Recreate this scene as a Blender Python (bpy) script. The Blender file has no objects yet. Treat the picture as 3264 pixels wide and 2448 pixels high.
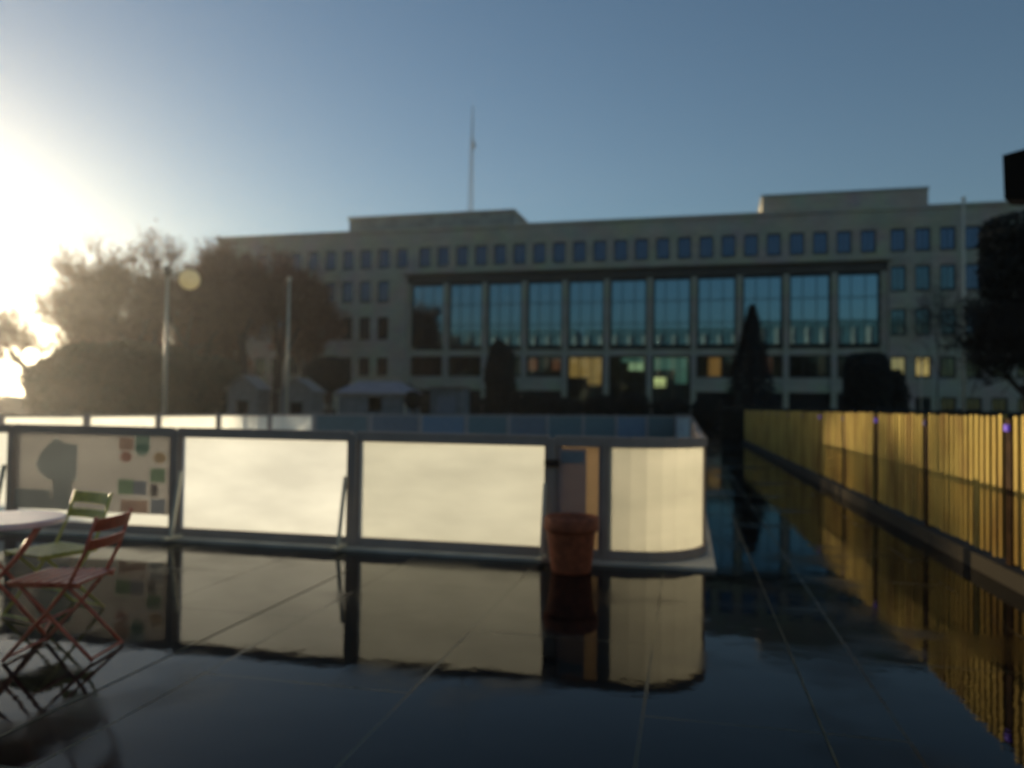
import bpy, bmesh, math, random
from mathutils import Vector, Matrix
sc = bpy.context.scene
R_ = math.radians
# ------------------------------------------------------------------ camera
PITCH, ROLL = R_(1.63), R_(0.8)
cd = bpy.data.cameras.new('camera'); cam = bpy.data.objects.new('camera', cd)
sc.collection.objects.link(cam); sc.camera = cam
cam.matrix_world = Matrix.Translation((0, 0, 1.5)) @ Matrix.Rotation(math.pi/2 + PITCH, 4, 'X') @ Matrix.Rotation(ROLL, 4, 'Z')
cd.sensor_width = 36; cd.lens = 27.78; cd.clip_end = 6000; cd.clip_start = 0.05
cd.dof.use_dof = True; cd.dof.focus_distance = 1.8; cd.dof.aperture_fstop = 2.0; cd.dof.aperture_blades = 0
# ------------------------------------------------------------------ sky and sun
SUN_AZ, SUN_EL = R_(-42.0), R_(6.1)           # azimuth from +Y towards +X
w = bpy.data.worlds.new('World'); sc.world = w; w.use_nodes = True
nt = w.node_tree; sky = nt.nodes.new('ShaderNodeTexSky'); sky.sky_type = 'NISHITA'; sky.sun_disc = False
sky.sun_elevation = SUN_EL; sky.sun_rotation = SUN_AZ
sky.air_density = 1.0; sky.dust_density = 0.15; sky.ozone_density = 2.2; sky.altitude = 0
bg = nt.nodes['Background']; bg.inputs[1].default_value = 0.09
nt.links.new(sky.outputs[0], bg.inputs[0])
sd = bpy.data.lights.new('sun', 'SUN'); sd.energy = 5.0; sd.angle = R_(0.55); sd.color = (1.0, 0.80, 0.52)
so = bpy.data.objects.new('sun', sd); sc.collection.objects.link(so)
sdir = Vector((math.sin(SUN_AZ)*math.cos(SUN_EL), math.cos(SUN_AZ)*math.cos(SUN_EL), math.sin(SUN_EL)))
so.rotation_euler = sdir.to_track_quat('Z', 'Y').to_euler(); so.location = (-60, 80, 40)
vs = sc.view_settings; vs.view_transform = 'Standard'; vs.look = 'None'; vs.exposure = 0.5; vs.gamma = 1.0

rnd = random.Random(7)
col = sc.collection
# ------------------------------------------------------------------ materials
def principled(name, base, rough=0.6, metal=0.0, noise=0.0, nscale=5.0, spec=0.5, bump=0.0, emis=None, estr=0.0, var=None, rvar=0.0):
    m = bpy.data.materials.new(name); m.use_nodes = True
    t = m.node_tree; b = t.nodes['Principled BSDF']
    b.inputs['Base Color'].default_value = (*base, 1); b.inputs['Roughness'].default_value = rough
    b.inputs['Metallic'].default_value = metal; b.inputs['Specular IOR Level'].default_value = spec
    if noise or bump or rvar:
        tc = t.nodes.new('ShaderNodeTexCoord'); n = t.nodes.new('ShaderNodeTexNoise')
        n.inputs['Scale'].default_value = nscale; n.inputs['Detail'].default_value = 6
        t.links.new(tc.outputs['Object'], n.inputs['Vector'])
        if noise:
            mx = t.nodes.new('ShaderNodeMix'); mx.data_type = 'RGBA'
            c2 = var if var else tuple(c*(1-noise) for c in base)
            mx.inputs[6].default_value = (*[min(1, c*(1+noise*0.5)) for c in base], 1); mx.inputs[7].default_value = (*c2, 1)
            rp = t.nodes.new('ShaderNodeValToRGB'); rp.color_ramp.elements[0].position = .35; rp.color_ramp.elements[1].position = .65
            t.links.new(n.outputs['Fac'], rp.inputs[0]); t.links.new(rp.outputs[0], mx.inputs[0])
            t.links.new(mx.outputs[2], b.inputs['Base Color'])
        if rvar:
            mr = t.nodes.new('ShaderNodeMapRange'); mr.inputs[3].default_value = max(0, rough-rvar); mr.inputs[4].default_value = rough+rvar
            t.links.new(n.outputs['Fac'], mr.inputs[0]); t.links.new(mr.outputs[0], b.inputs['Roughness'])
        if bump:
            bp = t.nodes.new('ShaderNodeBump'); bp.inputs['Strength'].default_value = bump
            t.links.new(n.outputs['Fac'], bp.inputs['Height']); t.links.new(bp.outputs[0], b.inputs['Normal'])
    if emis:
        b.inputs['Emission Color'].default_value = (*emis, 1); b.inputs['Emission Strength'].default_value = estr
    return m
M = {}
M['frame'] = principled('weathered_grey_frame', (.36, .30, .26), .65, 0, .08, 6, spec=.3)
M['rail'] = principled('grey_rail', (.14, .14, .14), .45, .2, .2, 9)
M['membrane'] = principled('white_membrane', (.55, .52, .44), .8, 0, .2, 3)
M['ice'] = principled('ice', (.75, .80, .85), .12, 0, .1, .5)
M['red_paint'] = principled('red_paint', (.50, .07, .03), .4, 0, .25, 20)
M['green_paint'] = principled('green_paint', (.46, .42, .05), .4, 0, .25, 20)
M['table_paint'] = principled('pink_white_paint', (.85, .62, .56), .3, 0, .1, 10, spec=.9)
M['dark_metal'] = principled('dark_metal', (.05, .03, .025), .45, .4, .2, 20)
M['terracotta'] = principled('terracotta', (.34, .085, .034), .75, 0, .35, 14, bump=.2)
M['soil'] = principled('soil', (.03, .02, .015), .95, 0, .4, 30, bump=.5)
M['pole'] = principled('pole_paint', (.60, .55, .42), .35, .1, .1, 8)
M['black'] = principled('black_cabinet', (.004, .004, .004), .95, 0, .3, 40, spec=.05)
M['black_post'] = principled('black_post', (.02, .016, .012), .6)
M['roofmetal'] = principled('weathered_roof_metal', (.24, .26, .23), .6, 0, .3, .8)
M['fascia'] = principled('bronze_fascia', (.055, .045, .03), .5, .2, .3, .6)
M['winframe'] = principled('window_frame', (.014, .022, .024), .5, spec=.3)
M['bark'] = principled('bark', (.075, .045, .03), .9, 0, .4, 6, bump=.4)
M['twig'] = principled('twig', (.27, .11, .05), .85, 0, .4, 2)
M['bark_dark'] = principled('dark_twig', (.03, .022, .015), .9, 0, .4, 2)
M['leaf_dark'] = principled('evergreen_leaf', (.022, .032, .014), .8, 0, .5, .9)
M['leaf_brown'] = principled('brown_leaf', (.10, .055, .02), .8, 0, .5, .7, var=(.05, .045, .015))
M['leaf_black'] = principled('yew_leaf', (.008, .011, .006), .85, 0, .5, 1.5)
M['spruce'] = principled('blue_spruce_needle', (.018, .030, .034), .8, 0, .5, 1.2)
M['yellow_leaf'] = principled('yellow_leaf', (.20, .15, .03), .8, 0, .4, 1)
M['hut'] = principled('hut_white_wood', (.30, .245, .20), .7, 0, .25, 4)
M['tent_roof'] = principled('pale_canvas', (.32, .27, .275), .7, 0, .15, 2)
M['tent_wall'] = principled('grey_canvas', (.20, .205, .20), .7, 0, .25, 2)
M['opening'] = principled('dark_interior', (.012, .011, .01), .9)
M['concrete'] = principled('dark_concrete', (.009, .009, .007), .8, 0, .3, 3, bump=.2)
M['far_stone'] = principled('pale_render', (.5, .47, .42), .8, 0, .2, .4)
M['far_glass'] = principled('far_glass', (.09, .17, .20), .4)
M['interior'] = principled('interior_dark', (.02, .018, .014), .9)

def mat_stone():
    m = principled('facade_stone', (.27, .26, .22), .85); t = m.node_tree; b = t.nodes['Principled BSDF']
    tc = t.nodes.new('ShaderNodeTexCoord'); mp = t.nodes.new('ShaderNodeMapping'); mp.inputs['Rotation'].default_value = (R_(90), 0, 0)
    br = t.nodes.new('ShaderNodeTexBrick'); br.inputs['Scale'].default_value = 1.0
    br.inputs['Brick Width'].default_value = 1.3; br.inputs['Row Height'].default_value = .62; br.inputs['Mortar Size'].default_value = .012
    br.inputs['Color1'].default_value = (.58, .53, .41, 1); br.inputs['Color2'].default_value = (.50, .45, .355, 1); br.inputs['Mortar'].default_value = (.26, .235, .18, 1)
    n = t.nodes.new('ShaderNodeTexNoise'); n.inputs['Scale'].default_value = .35; n.inputs['Detail'].default_value = 7
    mx = t.nodes.new('ShaderNodeMix'); mx.data_type = 'RGBA'; mx.blend_type = 'MULTIPLY'; mx.inputs[0].default_value = .5
    t.links.new(tc.outputs['Object'], mp.inputs[0]); t.links.new(mp.outputs[0], br.inputs[0]); t.links.new(tc.outputs['Object'], n.inputs[0])
    t.links.new(br.outputs[0], mx.inputs[6]); t.links.new(n.outputs['Color'], mx.inputs[7]); t.links.new(mx.outputs[2], b.inputs['Base Color'])
    return m
M['stone'] = mat_stone()

def mat_glass(name, colr, rough=.02, wav=.02, scale=.5):
    m = principled(name, colr, rough, 1.0); t = m.node_tree; b = t.nodes['Principled BSDF']
    tc = t.nodes.new('ShaderNodeTexCoord'); n = t.nodes.new('ShaderNodeTexNoise'); n.inputs['Scale'].default_value = scale
    bp = t.nodes.new('ShaderNodeBump'); bp.inputs['Strength'].default_value = wav; bp.inputs['Distance'].default_value = .1
    t.links.new(tc.outputs['Object'], n.inputs[0]); t.links.new(n.outputs[0], bp.inputs['Height']); t.links.new(bp.outputs[0], b.inputs['Normal'])
    return m
M['hall_glass'] = mat_glass('tinted_curtain_glass', (.13, .24, .32))
M['blue_glass'] = mat_glass('blue_window_glass', (.055, .088, .135), .05)
M['dim_glass'] = mat_glass('dim_teal_window_glass', (.06, .11, .14), .05)
M['dark_glass'] = mat_glass('dark_window_glass', (.05, .07, .07), .05)

def mat_clear():
    m = bpy.data.materials.new('clear_window_glass'); m.use_nodes = True; t = m.node_tree; t.nodes.clear()
    o = t.nodes.new('ShaderNodeOutputMaterial'); a = t.nodes.new('ShaderNodeBsdfTransparent'); a.inputs[0].default_value = (.8, .85, .8, 1)
    g = t.nodes.new('ShaderNodeBsdfGlossy'); g.inputs['Roughness'].default_value = .03; g.inputs['Color'].default_value = (.7, .8, .85, 1)
    x = t.nodes.new('ShaderNodeMixShader'); x.inputs[0].default_value = .08
    t.links.new(a.outputs[0], x.inputs[1]); t.links.new(g.outputs[0], x.inputs[2]); t.links.new(x.outputs[0], o.inputs[0]); return m
M['clear_glass'] = mat_clear()

def mat_sheet(name, colr, trans, forward, cloud=.25, clear=0):
    """translucent plastic: part diffuse, part transmitted evenly, part forward scattered; faint grime clouds"""
    m = bpy.data.materials.new(name); m.use_nodes = True; t = m.node_tree; t.nodes.clear()
    o = t.nodes.new('ShaderNodeOutputMaterial')
    tc = t.nodes.new('ShaderNodeTexCoord'); mp = t.nodes.new('ShaderNodeMapping'); mp.inputs['Scale'].default_value = (.7, .7, 2.2); mp.inputs['Rotation'].default_value = (0, .3, 0)
    n = t.nodes.new('ShaderNodeTexNoise'); n.inputs['Scale'].default_value = 1.3; n.inputs['Detail'].default_value = 5
    mr = t.nodes.new('ShaderNodeMapRange'); mr.inputs[1].default_value = .3; mr.inputs[2].default_value = .7; mr.inputs[3].default_value = 1-cloud; mr.inputs[4].default_value = 1
    sc_ = t.nodes.new('ShaderNodeVectorMath'); sc_.operation = 'SCALE'; sc_.inputs[0].default_value = colr
    t.links.new(tc.outputs['Object'], mp.inputs[0]); t.links.new(mp.outputs[0], n.inputs[0]); t.links.new(n.outputs[0], mr.inputs[0]); t.links.new(mr.outputs[0], sc_.inputs['Scale'])
    d = t.nodes.new('ShaderNodeBsdfDiffuse'); tr = t.nodes.new('ShaderNodeBsdfTranslucent'); rf = t.nodes.new('ShaderNodeBsdfRefraction')
    rf.inputs['Roughness'].default_value = .62; rf.inputs['IOR'].default_value = 1.33
    for q in (d, tr, rf): t.links.new(sc_.outputs[0], q.inputs['Color'])
    x1 = t.nodes.new('ShaderNodeMixShader'); x1.inputs[0].default_value = forward
    x2 = t.nodes.new('ShaderNodeMixShader'); x2.inputs[0].default_value = trans
    t.links.new(tr.outputs[0], x1.inputs[1]); t.links.new(rf.outputs[0], x1.inputs[2])
    t.links.new(d.outputs[0], x2.inputs[1]); t.links.new(x1.outputs[0], x2.inputs[2]); t.links.new(x2.outputs[0], o.inputs[0])
    if clear:
        tp = t.nodes.new('ShaderNodeBsdfTransparent'); tp.inputs[0].default_value = (1, .85, .6, 1); x3 = t.nodes.new('ShaderNodeMixShader'); x3.inputs[0].default_value = clear
        t.links.new(x2.outputs[0], x3.inputs[1]); t.links.new(tp.outputs[0], x3.inputs[2]); t.links.new(x3.outputs[0], o.inputs[0])
    return m
M['sheet_clear'] = mat_sheet('side_board_plastic', (.75, .72, .62), .9, .05, .2, .36)
M['sheet'] = mat_sheet('white_board_lit', (.95, 1.0, .97), .97, .06)
M['sheet_shade_mid'] = mat_sheet('white_board_shade_mid', (.74, .77, .69), .92, .08)  # same board, sunlight fading to the right put into its colour
M['sheet_shade_right'] = mat_sheet('white_board_shade_right', (.46, .46, .38), .88, .08)  # darkest copy, the dimmer light at the corner painted into the colour
M['brown_sheet'] = mat_sheet('brown_board', (.27, .19, .11), .6, .1)
M['globe'] = mat_sheet('opal_globe', (.95, .9, .7), .6, .0, .05)
def flat(name, c, r=.7): return principled(name, c, r, 0, .12, 8)
M['poster'] = mat_sheet('poster_grey', (.35, .325, .31), .62, .3, .12); M['p_tree'] = mat_sheet('poster_slate', (.52, .60, .62), .78, .3, .12); M['p_teal'] = mat_sheet('poster_teal', (.46, .66, .58), .78, .3, .12)
M['p_red'] = mat_sheet('poster_red', (.72, .46, .40), .78, .3, .12); M['p_orange'] = mat_sheet('poster_orange', (.75, .60, .42), .78, .3, .12); M['p_green'] = mat_sheet('poster_green', (.42, .60, .44), .78, .3, .12)
M['p_blue'] = mat_sheet('poster_blue', (.44, .50, .58), .78, .3, .12); M['p_salmon'] = mat_sheet('poster_salmon', (.74, .56, .48), .78, .3, .12); M['banner_teal'] = flat('banner_dark_teal', (.12, .165, .165))
M['banner_blue'] = flat('banner_blue', (.15, .20, .25)); M['banner_grey'] = flat('banner_grey', (.22, .24, .27)); M['banner_navy'] = flat('banner_navy', (.15, .16, .175))
M['notice'] = mat_sheet('notice_paper', (.46, .43, .46), .45, .1); M['notice2'] = flat('notice_blue', (.22, .26, .28))

def lit(name, c, s, nscale=1.2):
    m = principled(name, tuple(x*.5 for x in c), .8, emis=c, estr=s); t = m.node_tree; b = t.nodes['Principled BSDF']
    tc = t.nodes.new('ShaderNodeTexCoord'); wv = t.nodes.new('ShaderNodeTexWave'); wv.inputs['Scale'].default_value = nscale; wv.inputs['Distortion'].default_value = 2
    mr = t.nodes.new('ShaderNodeMapRange'); mr.inputs[3].default_value = s*.6; mr.inputs[4].default_value = s
    t.links.new(tc.outputs['Object'], wv.inputs[0]); t.links.new(wv.outputs['Fac'], mr.inputs[0]); t.links.new(mr.outputs[0], b.inputs['Emission Strength'])
    return m
M['lit_tan'] = lit('lit_tan_curtain', (.85, .50, .15), .26)
M['lit_orange'] = lit('lit_orange_curtain', (.8, .40, .12), .22)
M['lit_green'] = lit('lit_pale_ceiling', (.62, .85, .50), .38, .4)
M['lit_teal'] = lit('lit_teal_wall', (.25, .55, .45), .16, .4)
M['lit_yellow'] = lit('lit_yellow_lamp', (.85, .9, .40), .65, .4)
M['lit_warm'] = lit('lit_warm_room', (.95, .75, .35), .3, .8)
M['lit_red'] = lit('lit_red_room', (.7, .25, .12), .10, .8)
M['mast_paint'] = principled('grey_mast_paint', (.5, .5, .48), .6)
M['led_off'] = principled('unlit_lamp_lens', (.08, .06, .2), .4)
M['led'] = principled('violet_led', (.1, .05, .4), .4, emis=(.25, .12, 1.0), estr=.18)

def mat_wood():
    m = principled('fence_wood', (.52, .34, .085), .85, spec=.15); t = m.node_tree; b = t.nodes['Principled BSDF']
    tc = t.nodes.new('ShaderNodeTexCoord'); mp = t.nodes.new('ShaderNodeMapping'); mp.inputs['Scale'].default_value = (2.2, 2.2, .8)
    n = t.nodes.new('ShaderNodeTexNoise'); n.inputs['Scale'].default_value = 1.0; n.inputs['Detail'].default_value = 4
    rp = t.nodes.new('ShaderNodeValToRGB'); e = rp.color_ramp.elements
    e[0].position = .33; e[0].color = (.26, .16, .05, 1); e[1].position = .55; e[1].color = (.45, .335, .095, 1)
    t.links.new(tc.outputs['Object'], mp.inputs[0]); t.links.new(mp.outputs[0], n.inputs[0]); t.links.new(n.outputs[0], rp.inputs[0]); t.links.new(rp.outputs[0], b.inputs['Base Color'])
    return m
M['wood'] = mat_wood()
M['wood_dark'] = principled('fence_post_wood', (.04, .022, .01), .9, 0, .4, 8, spec=.1)

def mat_ground():
    m = principled('wet_granite_paving', (.03, .03, .03), .1); t = m.node_tree; b = t.nodes['Principled BSDF']
    tc = t.nodes.new('ShaderNodeTexCoord'); mp = t.nodes.new('ShaderNodeMapping'); mp.inputs['Rotation'].default_value = (0, 0, R_(12.5 + 90)); mp.inputs['Location'].default_value = (.35, .2, 0)
    br = t.nodes.new('ShaderNodeTexBrick'); br.inputs['Scale'].default_value = 1.0; br.inputs['Brick Width'].default_value = 2.4; br.inputs['Row Height'].default_value = 1.2; br.inputs['Mortar Size'].default_value = .011
    br.inputs['Color1'].default_value = (.008, .008, .008, 1); br.inputs['Color2'].default_value = (.005, .005, .006, 1); br.inputs['Mortar'].default_value = (.06, .052, .03, 1)
    n = t.nodes.new('ShaderNodeTexNoise'); n.inputs['Scale'].default_value = .9; n.inputs['Detail'].default_value = 6
    n2 = t.nodes.new('ShaderNodeTexNoise'); n2.inputs['Scale'].default_value = 4.5; n2.inputs['Detail'].default_value = 4
    mx = t.nodes.new('ShaderNodeMix'); mx.data_type = 'RGBA'; mx.blend_type = 'MULTIPLY'; mx.inputs[0].default_value = .6
    mr = t.nodes.new('ShaderNodeMapRange'); mr.inputs[1].default_value = .50; mr.inputs[2].default_value = .66; mr.inputs[3].default_value = .03; mr.inputs[4].default_value = .24
    bp = t.nodes.new('ShaderNodeBump'); bp.inputs['Strength'].default_value = .11; bp.inputs['Distance'].default_value = .01
    t.links.new(tc.outputs['Object'], mp.inputs[0]); t.links.new(mp.outputs[0], br.inputs[0])
    t.links.new(tc.outputs['Object'], n.inputs[0]); t.links.new(tc.outputs['Object'], n2.inputs[0])
    t.links.new(br.outputs[0], mx.inputs[6]); t.links.new(n.outputs['Color'], mx.inputs[7]); t.links.new(mx.outputs[2], b.inputs['Base Color'])
    mj = t.nodes.new('ShaderNodeMath'); mj.operation = 'MULTIPLY_ADD'; mj.inputs[1].default_value = .16
    t.links.new(br.outputs['Fac'], mj.inputs[0]); t.links.new(mr.outputs[0], mj.inputs[2])
    t.links.new(n.outputs[0], mr.inputs[0]); t.links.new(mj.outputs[0], b.inputs['Roughness'])
    t.links.new(n2.outputs[0], bp.inputs['Height']); t.links.new(bp.outputs[0], b.inputs['Normal'])
    b.inputs['IOR'].default_value = 1.18
    return m
M['ground'] = mat_ground()
M['strip'] = principled('pale_joint', (.14, .115, .06), .6, 0, .3, 6, spec=.15)

# ------------------------------------------------------------------ mesh builder
class MB:
    def __init__(s): s.v = []; s.f = []; s.mi = []
    def add(s, vs, fs, mi=0):
        o = len(s.v); s.v += [tuple(p) for p in vs]; s.f += [tuple(i+o for i in f) for f in fs]; s.mi += [mi]*len(fs); return s
    def box(s, x0, x1, y0, y1, z0, z1, mi=0, mat=None):
        vs = [(x, y, z) for z in (z0, z1) for y in (y0, y1) for x in (x0, x1)]
        if mat: vs = [tuple(mat @ Vector(p)) for p in vs]
        return s.add(vs, [(0, 2, 3, 1), (4, 5, 7, 6), (0, 1, 5, 4), (2, 6, 7, 3), (0, 4, 6, 2), (1, 3, 7, 5)], mi)
    def bar(s, a, b, w, h, mi=0, up=(0, 0, 1)):     # rectangular bar from a to b
        a = Vector(a); b = Vector(b); d = (b-a).normalized(); upv = Vector(up)
        if abs(d.dot(upv)) > .95: upv = Vector((0, 1, 0))
        x = d.cross(upv).normalized(); y = x.cross(d).normalized()
        vs = [p + x*i*w/2 + y*j*h/2 for p in (a, b) for j in (-1, 1) for i in (-1, 1)]
        return s.add(vs, [(0, 1, 3, 2), (4, 6, 7, 5), (0, 4, 5, 1), (2, 3, 7, 6), (0, 2, 6, 4), (1, 5, 7, 3)], mi)
    def tube(s, pts, rads, n=8, mi=0, cap=True):
        o = len(s.v); k = len(pts)
        for i, p in enumerate(pts):
            p = Vector(p); d = (Vector(pts[min(i+1, k-1)]) - Vector(pts[max(i-1, 0)])).normalized()
            a = d.cross(Vector((0, 0, 1)) if abs(d.z) < .9 else Vector((1, 0, 0))).normalized(); b = d.cross(a)
            for j in range(n):
                t = 2*math.pi*j/n; s.v.append(tuple(p + (a*math.cos(t) + b*math.sin(t))*rads[i]))
        for i in range(k-1):
            for j in range(n):
                s.f.append((o+i*n+j, o+i*n+(j+1) % n, o+(i+1)*n+(j+1) % n, o+(i+1)*n+j)); s.mi.append(mi)
        if cap:
            s.f.append(tuple(o+j for j in range(n))[::-1]); s.f.append(tuple(o+(k-1)*n+j for j in range(n))); s.mi += [mi, mi]
        return s
    def lathe(s, prof, n=32, c=(0, 0, 0), mi=0):
        o = len(s.v)
        for r, z in prof:
            for j in range(n):
                t = 2*math.pi*j/n; s.v.append((c[0]+r*math.cos(t), c[1]+r*math.sin(t), c[2]+z))
        for i in range(len(prof)-1):
            for j in range(n):
                s.f.append((o+i*n+j, o+i*n+(j+1) % n, o+(i+1)*n+(j+1) % n, o+(i+1)*n+j)); s.mi.append(mi)
        return s
    def build(s, name, mats, parent=None, smooth=False, loc=None, rz=None):
        me = bpy.data.meshes.new(name); me.from_pydata(s.v, [], s.f)
        for m in (mats if isinstance(mats, (list, tuple)) else [mats]): me.materials.append(m)
        me.polygons.foreach_set('material_index', s.mi)
        if smooth: me.polygons.foreach_set('use_smooth', [True]*len(s.f))
        me.update(); o = bpy.data.objects.new(name, me); col.objects.link(o)
        if parent: o.parent = parent
        if loc: o.location = loc
        if rz is not None: o.rotation_euler.z = rz
        return o
def tag(o, label=None, cat=None, group=None, kind=None):
    if label: o['label'] = label
    if cat: o['category'] = cat
    if group: o['group'] = group
    if kind: o['kind'] = kind
    return o
def empty(name, loc, rz, label, cat, group=None):
    o = bpy.data.objects.new(name, None); col.objects.link(o); o.location = loc; o.rotation_euler.z = rz; o.empty_display_size = .3
    return tag(o, label, cat, group)
def kids(o): return [c for c in col.objects if c.parent is o]
def copy_tree(o, parent=None):
    c = o.copy(); col.objects.link(c); c.parent = parent
    for ch in kids(o): copy_tree(ch, c)
    return c
def at(px, d):                       # ground x for a photo column (2212 wide) at a distance
    return (px - 1106)/1707*d
def hz(px): return 862.6 + px*0.01397
def zz(px, py, d): return 1.5 + (hz(px) - py)/1707*d

# ------------------------------------------------------------------ the setting
g = MB(); g.add([(-900, -900, 0), (900, -900, 0), (900, 900, 0), (-900, 900, 0)], [(0, 1, 2, 3)])
tag(g.build('ground', M['ground']), kind='structure')
A = Vector((math.sin(R_(12.5)), math.cos(R_(12.5)), 0))          # long axis of the square
B = Vector((math.cos(R_(12.5)), -math.sin(R_(12.5)), 0))
def line_strip(mb, p, q, wd):
    p = Vector(p); q = Vector(q); n = (q-p).normalized().cross(Vector((0, 0, 1)))*wd/2
    mb.add([p-n, p+n, q+n, q-n], [(0, 1, 2, 3)][::1])
ps = MB()
for (px, py, L0, L1) in ((1640, 1245, -5, 25), (1720, 1440, 0, 0), (650, 1283, -4.5, 1.0)):
    d = 1.5*1707/(py-hz(px)); p = Vector((at(px, d), d, .004))
    if L1 > L0: line_strip(ps, p + A*L0, p + A*L1, .010)
tag(ps.build('paving_strip', M['strip']), kind='structure')

# ------------------------------------------------------------------ city hall
TH = R_(14.59); hall = empty('city_hall', (-39.57, 104.9, 0), -TH, 'long stone city hall with tall glazed hall, square windows and two roof boxes', 'building')
# local x runs along the front to the right, local y goes into the building
def wall_holes(x0, x1, z0, z1, holes, y=0, depth=.38):
    mb = MB(); xs = sorted({x0, x1, *[h[0] for h in holes], *[h[1] for h in holes]}); zs = sorted({z0, z1, *[h[2] for h in holes], *[h[3] for h in holes]})
    xs = [x for x in xs if x0 <= x <= x1]; zs = [z for z in zs if z0 <= z <= z1]
    for a, b in zip(xs, xs[1:]):
        for c, d in zip(zs, zs[1:]):
            mx, mz = (a+b)/2, (c+d)/2
            if not any(h[0] < mx < h[1] and h[2] < mz < h[3] for h in holes):
                mb.add([(a, y, c), (b, y, c), (b, y, d), (a, y, d)], [(0, 1, 2, 3)])
    for h in holes:
        a, b, c, d = h; Y = y+depth
        mb.add([(a, y, c), (b, y, c), (b, y, d), (a, y, d), (a, Y, c), (b, Y, c), (b, Y, d), (a, Y, d)], [(0, 1, 5, 4), (2, 3, 7, 6), (3, 0, 4, 7), (1, 2, 6, 5)])
    return mb
ROWS = [(18.65, 21.1), (14.4, 17.1), (9.7, 12.5), (5.2, 7.4), (1.6, 3.1)]
colsL = [26.45-2.46*i for i in range(10)]; colsR = [83.3+2.4*i for i in range(10)]; colsM = [29.46+2.423*i for i in range(22)]
HW = .78
holes = []; wins = []
for i, (a, b) in enumerate(ROWS):
    cs = (colsL+colsM+colsR) if i == 0 else ([c for c in colsL if c < 25.9] + colsR)
    for c in cs:
        wd = HW
        holes.append((c-wd, c+wd, a, b)); wins.append((i, c, a, b))
HX0, HX1, HZ0, HZ1 = 27.15, 82.35, 0.0, 17.65
WX1 = 108.0
holes2 = holes + [(HX0, HX1, HZ0, HZ1)]
wb = wall_holes(0, WX1, 0, 23.1, holes2)
# deep reveals of the hall are added by hand
wb.add([(HX0, .38, 0), (HX0, 1.6, 0), (HX0, 1.6, HZ1), (HX0, .38, HZ1)], [(0, 1, 2, 3)]); wb.add([(HX1, .38, 0), (HX1, 1.6, 0), (HX1, 1.6, HZ1), (HX1, .38, HZ1)], [(0, 3, 2, 1)])
wb.add([(HX0, .38, HZ1), (HX1, .38, HZ1), (HX1, 1.6, HZ1), (HX0, 1.6, HZ1)], [(0, 1, 2, 3)])
wb.add([(0, 0, 0), (0, 16, 0), (0, 16, 23.1), (0, 0, 23.1)], [(0, 1, 2, 3)]); wb.add([(WX1, 0, 0), (WX1, 16, 0), (WX1, 16, 23.1), (WX1, 0, 23.1)], [(0, 3, 2, 1)])
wb.add([(0, 16, 0), (WX1, 16, 0), (WX1, 16, 23.1), (0, 16, 23.1)], [(0, 3, 2, 1)])
wb.build('wall', M['stone'], hall)
pb = MB(); pb.box(-.15, WX1+.15, -.15, 16.15, 23.1, 23.5); pb.build('parapet', M['stone'], hall)
# string course above the glazed hall and thin pilasters between the attic windows
cb = MB(); cb.box(26.7, 82.8, -.45, -.003, 17.75, 18.15); cb.build('cornice', M['stone'], hall)
fb = MB(); fb.box(HX0+.01, HX1-.01, .45, .9, 16.62, HZ1-.01); fb.build('fascia', M['fascia'], hall)
# windows
proto = {}
def window(i, c, a, b, pane, lit_m=None):
    key = (i, pane.name)
    if key not in proto:
        f = MB(); h = b-a
        f.box(-HW, -HW+.17, .24, .34, 0, h); f.box(HW-.17, HW, .24, .34, 0, h); f.box(-HW+.17, HW-.17, .24, .34, 0, .17); f.box(-HW+.17, HW-.17, .24, .34, h-.17, h)
        f.box(-.03, .03, .242, .335, .17, h-.17); f.box(-HW-.04, HW+.04, -.05, .20, -.07, .015)
        o = f.build('window', M['winframe'], hall); p = MB(); p.box(-HW+.17, HW-.17, .29, .31, .17, h-.17); p.build('pane', pane, o)
        back = MB(); back.box(-HW, HW, .40, .43, 0, h); proto[key] = o
    else:
        o = copy_tree(proto[key], hall)
    o.location = (c, 0, a); return o
for (i, c, a, b) in wins:
    if i == 0: pm = M['blue_glass']
    elif i in (1, 2): pm = M['dim_glass'] if c > 60 and c < 89 else M['blue_glass']
    else: pm = M['dark_glass']
    if i == 3 and c > 82 and c < 87: pm = M['clear_glass']
    o = window(i, c, a, b, pm)
    if pm is M['clear_glass']:
        r = MB(); r.box(-HW+.05, HW-.05, .5, .53, 0, 2.2); q = r.build('lit_room', M['lit_warm'], o)
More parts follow.
